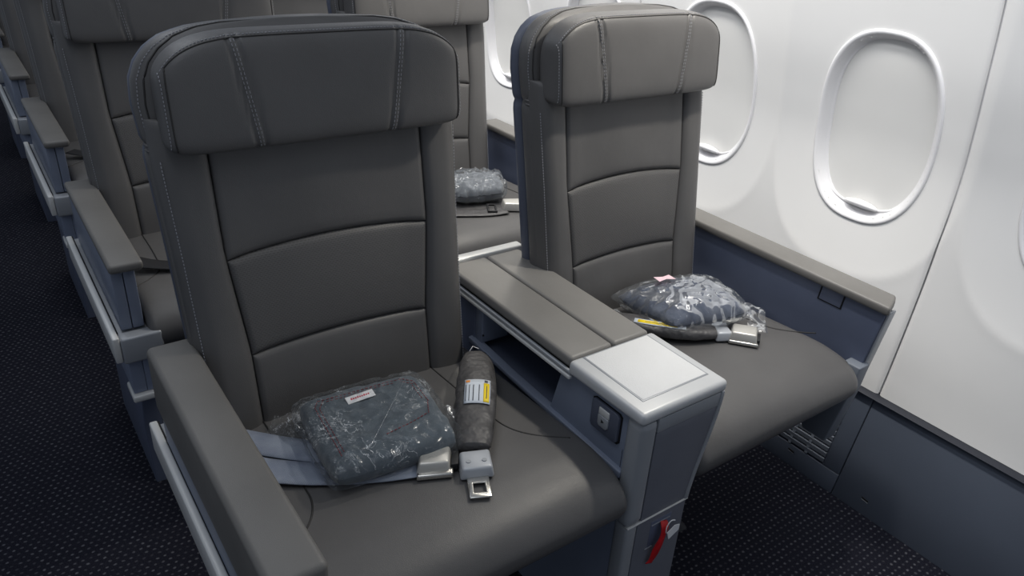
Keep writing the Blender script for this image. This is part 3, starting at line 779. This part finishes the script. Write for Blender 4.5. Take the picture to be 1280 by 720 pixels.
# nearest window seat: plumper bundle
PB = [(.262, .262), (.455, .215), (.515, .395), (.255, .452)]; HB2 = .086
pk2 = empty('blanket_pack', (.37, .33, ZB)); tag(pk2, 'plump navy blanket in crinkled clear plastic on the nearest window seat', 'blanket', 'plastic-wrapped blankets on the seats')
bl2 = place(link('blanket', quad_pack(PB, ZB, HB2, 40, -.03, .62, 11, .006, 3), 'fleece2'), pk2)
bag2 = place(link('plastic_wrap', quad_pack(PB, ZB-.002, HB2+.005, 90, .08, .58, 21, .0055, 3.2), 'film'), pk2)
place(link('wrap_flap', flap_mesh([(.45, .205, ZB+.012), (.51, .28, ZB+.03), (.535, .235, ZB+.02), (.475, .175, ZB+.004)], 0, 12, wr=.012), 'film'), bag2)
place(link('wrap_flap', flap_mesh([(.25, .33, ZB+.012), (.25, .43, ZB+.02), (.205, .452, ZB+.012), (.215, .40, ZB+.006)], 0, 16, wr=.008), 'film'), bag2)
mb = MB(); redline(mb, PB, [(.22, .30), (.20, .70)], ZB+.066); redline(mb, PB, [(.25, .25), (.62, .22)], ZB+.064); tag(place(mb.make('red_stitching', 'redthread'), bl2), kind='stuff')
flat_card('paper_tag', 'pinktag', PB, [(.26, .66), (.36, .70), (.44, .66), (.44, .80), (.36, .77), (.28, .80)], ZB+HB2+.010, bl2)

# second-row window seat
r2y = PITCH
PC = [(.26, r2y+.205), (.41, r2y+.165), (.49, r2y+.33), (.27, r2y+.40)]
pk3 = empty('blanket_pack', (.36, r2y+.28, ZB)); tag(pk3, 'grey plastic-wrapped blanket on the second-row window seat', 'blanket', 'plastic-wrapped blankets on the seats')
place(link('blanket', quad_pack(PC, ZB, .062, 30, -.03, .5, 31, .010, 4), 'fleece3'), pk3)
place(link('plastic_wrap', quad_pack(PC, ZB-.002, .072, 60, .07, .5, 41, .012, 4), 'film'), pk3)

# ------------------------------------------------------------------ seat belts
def strap(path, width, th=.0022, lift=.0, up=Vector((0, 0, 1)), n=8):
    P = catmull(path, n); L = []
    for i, p in enumerate(P):
        t = (P[min(i+1, len(P)-1)]-P[max(i-1, 0)]).normalized(); s = t.cross(up).normalized(); u_ = s.cross(t)
        w = width/2; L.append([p+s*w*q+u_*(th/2*e) for q, e in ((-1, -1), (-.5, -1.1), (0, -1), (.5, -.9), (1, -1), (1, 1), (.5, 1.1), (0, 1), (-.5, .9), (-1, 1))])
    return loops_mesh('webbing', L)
def sleeve(path, wid, thk, n=28, seed=0, per=10):
    P = catmull([p[:3] for p in path], per); W = catmull([(w, t, 0) for w, t in zip(wid, thk)], per); L = []; frames = []
    for i, p in enumerate(P):
        t = (P[min(i+1, len(P)-1)]-P[max(i-1, 0)]).normalized(); s = t.cross(Vector((0, 0, 1))).normalized(); u_ = s.cross(t)
        w, h = W[i].x, W[i].y; loop = []
        for j in range(n):
            a = 2*math.pi*j/n; q = s*spow(math.cos(a), .8)*w+u_*spow(math.sin(a), .85)*h
            q *= 1+.10*noise.noise(Vector((p.x*40+seed, p.y*40+math.cos(a)*1.5, math.sin(a)*1.5)))
            loop.append(p+q)
        L.append(loop); frames.append((p, s, u_, w, h))
    return loops_mesh('sleeve', L), frames
def decal(frames, i0, i1, a0, a1, off, name, mat, parent, nn=6):
    """curved card that lies on a sleeve: rows along its length, angle across"""
    rows = []
    for i in range(nn+1):
        f = i0+(i1-i0)*i/nn; k = min(int(f), len(frames)-2); t = f-k; A, B = frames[k], frames[k+1]
        p = A[0].lerp(B[0], t); s = A[1].lerp(B[1], t); u_ = A[2].lerp(B[2], t); w = A[3]+(B[3]-A[3])*t; h = A[4]+(B[4]-A[4])*t; r = []
        for j in range(nn+1):
            a = math.radians(a0+(a1-a0)*j/nn); r.append(p+s*(spow(math.cos(a), .8)*w*1.06)+u_*(spow(math.sin(a), .85)*h*1.06+off))
        rows.append(r)
    me = grid_mesh(name, rows); bm = bmesh.new(); bm.from_mesh(me)
    bmesh.ops.recalc_face_normals(bm, faces=bm.faces); bmesh.ops.solidify(bm, geom=bm.faces, thickness=.0004); bm.to_mesh(me); bm.free()
    return place(link(name, me, mat), parent)
def slab(name, mat, parent, c, u, v, hu, hv, z0, z1, bevel=.003, top=.85, seg=3):
    """tapered block: centre c (x, y), in-plane axes u, v, half sizes, z range"""
    c = Vector((c[0], c[1], 0)); u = Vector((u[0], u[1], 0)).normalized(); v = Vector((v[0], v[1], 0)).normalized()
    V = [c+u*a*hu+v*b*hv+Vector((0, 0, z0)) for a, b in ((-1, -1), (1, -1), (1, 1), (-1, 1))]+[c+u*a*hu*top+v*b*hv*top+Vector((0, 0, z1)) for a, b in ((-1, -1), (1, -1), (1, 1), (-1, 1))]
    return place(MB().add(V, [(0, 1, 2, 3), (4, 5, 6, 7), (0, 1, 5, 4), (1, 2, 6, 5), (2, 3, 7, 6), (3, 0, 4, 7)]).make(name, mat, None, bevel, seg), parent)

ZC = .5085
b1 = empty('seat_belt', (-.40, .25, ZC)); tag(b1, 'unfastened belt with blue-grey webbing and padded sleeve on the nearest aisle seat', 'seat belt', 'seat belts on the seats')
place(link('webbing', strap([(-.632, .432, ZC+.012), (-.600, .400, ZC+.008), (-.545, .345, ZC+.005), (-.49, .30, ZC+.003)], .056), 'web'), b1)
place(link('webbing', strap([(-.634, .345, ZC+.010), (-.600, .315, ZC+.005), (-.54, .270, ZC+.002), (-.46, .224, ZC+.002), (-.400, .196, ZC+.005)], .056), 'web'), b1)
U, Vv = (.058, -.026), (-.035, -.052)
bk = slab('buckle', 'buckle', b1, (-.374, .183), U, Vv, .029, .025, ZC+.001, ZC+.026, .004, .82)
slab('buckle_base', 'chrome', b1, (-.374, .178), U, Vv, .030, .028, ZC, ZC+.010, .003, .97)
slab('buckle_mouth', 'black', b1, (-.343, .170), U, Vv, .006, .018, ZC+.003, ZC+.016, .001, 1)
me, fr = sleeve([(-.150, .408, .543), (-.172, .372, .542), (-.206, .318, .538), (-.247, .258, .534), (-.284, .204, .529), (-.306, .170, .526)],
                [.022, .032, .036, .036, .033, .027], [.009, .017, .020, .021, .018, .014], seed=2)
sv = place(link('padded_sleeve', me, 'nylon'), b1)
pt = []
for p, s, u_, w, h in fr[3:]: pt.append(p-s*w*1.0+u_*h*.25)
place(MB().tube(pt, .0014, 6).make('sleeve_seam', 'seam', flat=False), sv)
place(MB().tube([fr[0][0]+fr[0][1]*.014+Vector((0, 0, .004)), fr[0][0]+fr[0][1]*.004+Vector((.006, .012, .012)), fr[0][0]-fr[0][1]*.006+Vector((.004, .006, .010))], .0009, 6).make('sleeve_cord', 'white', flat=False), sv)
lb = decal(fr, 21.5, 31.5, 128, 62, .0006, 'warning_label', 'labelwhite', sv)
decal(fr, 23.2, 31.0, 106, 124, .0012, 'label_yellow_field', 'yellow', sv)
for q in range(4): decal(fr, 24.0, 30.6, 66+q*9.5, 67.8+q*9.5, .0012, 'label_text_line', 'ink', sv)
decal(fr, 22.0, 22.9, 65, 77, .0012, 'label_icon', 'orange', sv); decal(fr, 22.0, 22.9, 108, 118, .0012, 'label_icon', 'ink', sv); decal(fr, 24.5, 29.6, 114.0, 116.4, .0017, 'label_text_line', 'ink', sv)
tu, tv = (.053, -.022), (-.028, -.058)
hs = slab('tongue_housing', 'cast', b1, (-.320, .142), tu, tv, .0285, .027, ZC, ZC+.022, .0045, .86)
tn = Vector((tv[0], tv[1], 0)).normalized(); tc = Vector((-.320, .142, 0)); un = Vector((tu[0], tu[1], 0)).normalized()
for q in (-1, 1):
    p = tc+un*.013*q+tn*.006; place(MB().tube([(p.x, p.y, ZC+.021), (p.x, p.y, ZC+.0232)], .0042, 12).make('rivet', 'silverdark'), b1)
def ring_plate(c, u, v, ho, hi, z0, z1, shift=0):
    c = Vector((*c, 0)); mb = MB(); V = []
    for (a, b), z in [((ho[0], ho[1]), z0), ((ho[0], ho[1]), z1), ((hi[0], hi[1]), z1), ((hi[0], hi[1]), z0)]:
        sh = shift if a == hi[0] else 0
        V += [c+u*x*a+v*(y*b+sh)+Vector((0, 0, z)) for x, y in ((-1, -1), (1, -1), (1, 1), (-1, 1))]
    F = [(i*4+j, i*4+(j+1) % 4, ((i+1) % 4)*4+(j+1) % 4, ((i+1) % 4)*4+j) for i in range(4) for j in range(4)]
    return mb.add(V, F)
pc = tc+tn*.047
place(ring_plate((pc.x, pc.y), un, tn, (.018, .024), (.0095, .0105), ZC+.002, ZC+.0055, .003).make('tongue', 'chrome', None, .0015), b1)

b2 = empty('seat_belt', (.35, .27, ZC)); tag(b2, 'belt with dark padded sleeve and metal buckle under the window-seat blanket', 'seat belt', 'seat belts on the seats')
me, fr = sleeve([(.165, .440, .535), (.215, .378, .531), (.262, .316, .529), (.305, .270, .527), (.345, .243, .524), (.362, .232, .523)], [.016, .027, .029, .028, .023, .018], [.008, .014, .016, .016, .013, .011], seed=6)
sv2 = place(link('padded_sleeve', me, 'nylon'), b2)
decal(fr, 14, 30, 82, 50, .0006, 'warning_label', 'labelwhite', sv2); decal(fr, 15, 27, 76, 56, .0012, 'label_yellow_field', 'yellow', sv2); decal(fr, 17, 25, 67, 64.5, .0016, 'label_text_line', 'ink', sv2)
slab('tongue_housing', 'cast', b2, (.378, .223), (.8, -.45), (.45, .8), .020, .020, ZC+.001, ZC+.022, .004, .8)
slab('buckle', 'buckle', b2, (.412, .192), (.75, .55), (.55, -.75), .026, .030, ZC+.004, ZC+.027, .004, .86)
slab('buckle_base', 'chrome', b2, (.412, .190), (.75, .55), (.55, -.75), .028, .032, ZC, ZC+.008, .003, .97)
slab('buckle_mouth', 'black', b2, (.428, .168), (.75, .55), (.55, -.75), .018, .006, ZC+.002, ZC+.014, .001, 1)

b3 = empty('seat_belt', (.38, r2y+.14, ZC)); tag(b3, 'flat grey belt with pale buckle on the second-row window seat', 'seat belt', 'seat belts on the seats')
place(link('webbing', strap([(.10, r2y+.24, ZC+.004), (.20, r2y+.185, ZC+.002), (.30, r2y+.130, ZC+.002), (.372, r2y+.115, ZC+.004)], .058), 'nylon'), b3)
slab('buckle', 'buckle', b3, (.400, r2y+.118), (.8, -.4), (.4, .8), .032, .026, ZC+.001, ZC+.025, .004, .85)
place(ring_plate((.338, r2y+.136), Vector((.8, -.45, 0)).normalized(), Vector((.45, .8, 0)).normalized(), (.014, .032), (.009, .026), ZC+.004, ZC+.010).make('strap_adjuster', 'black', None, .001), b3)

for row in (1, 2):
    y0 = row*PITCH
    b = empty('seat_belt', (-.6, y0+.2, ZC)); tag(b, 'black belt strap tucked beside the arm of the %s aisle seat' % ('second-row' if row == 1 else 'third-row'), 'seat belt', 'seat belts on the seats')
    place(link('webbing', strap([(-.622, y0+.235, ZC+.016), (-.590, y0+.21, ZC+.010), (-.53, y0+.18, ZC+.004), (-.46, y0+.16, ZC+.003)], .050), 'blackweb'), b)
    slab('buckle', 'black', b, (-.435, y0+.155), (.9, -.2), (.2, .9), .03, .025, ZC+.001, ZC+.024, .004, .85)

# settle everything that lies on a seat onto the cushion's sloping top
top = sorted((a, b) for a, b in PR[:6])
for root, yo in [(pk, 0), (pk2, 0), (pk3, PITCH), (b1, 0), (b2, 0), (b3, PITCH)]:
    todo = kids(root)
    while todo:
        o = todo.pop(); todo += kids(o)
        for v in o.data.vertices: v.co.z += interp(top, max(.075, v.co.y-yo))+.0060-.5075
for e in [o for o in bpy.data.objects if o.type == 'EMPTY' and o['label'].startswith('black belt')] if True else []:
    for o in kids(e):
        for v in o.data.vertices: v.co.z += interp(top, v.co.y-round(e.location.y/PITCH-.2)*PITCH)+.0060-.5075
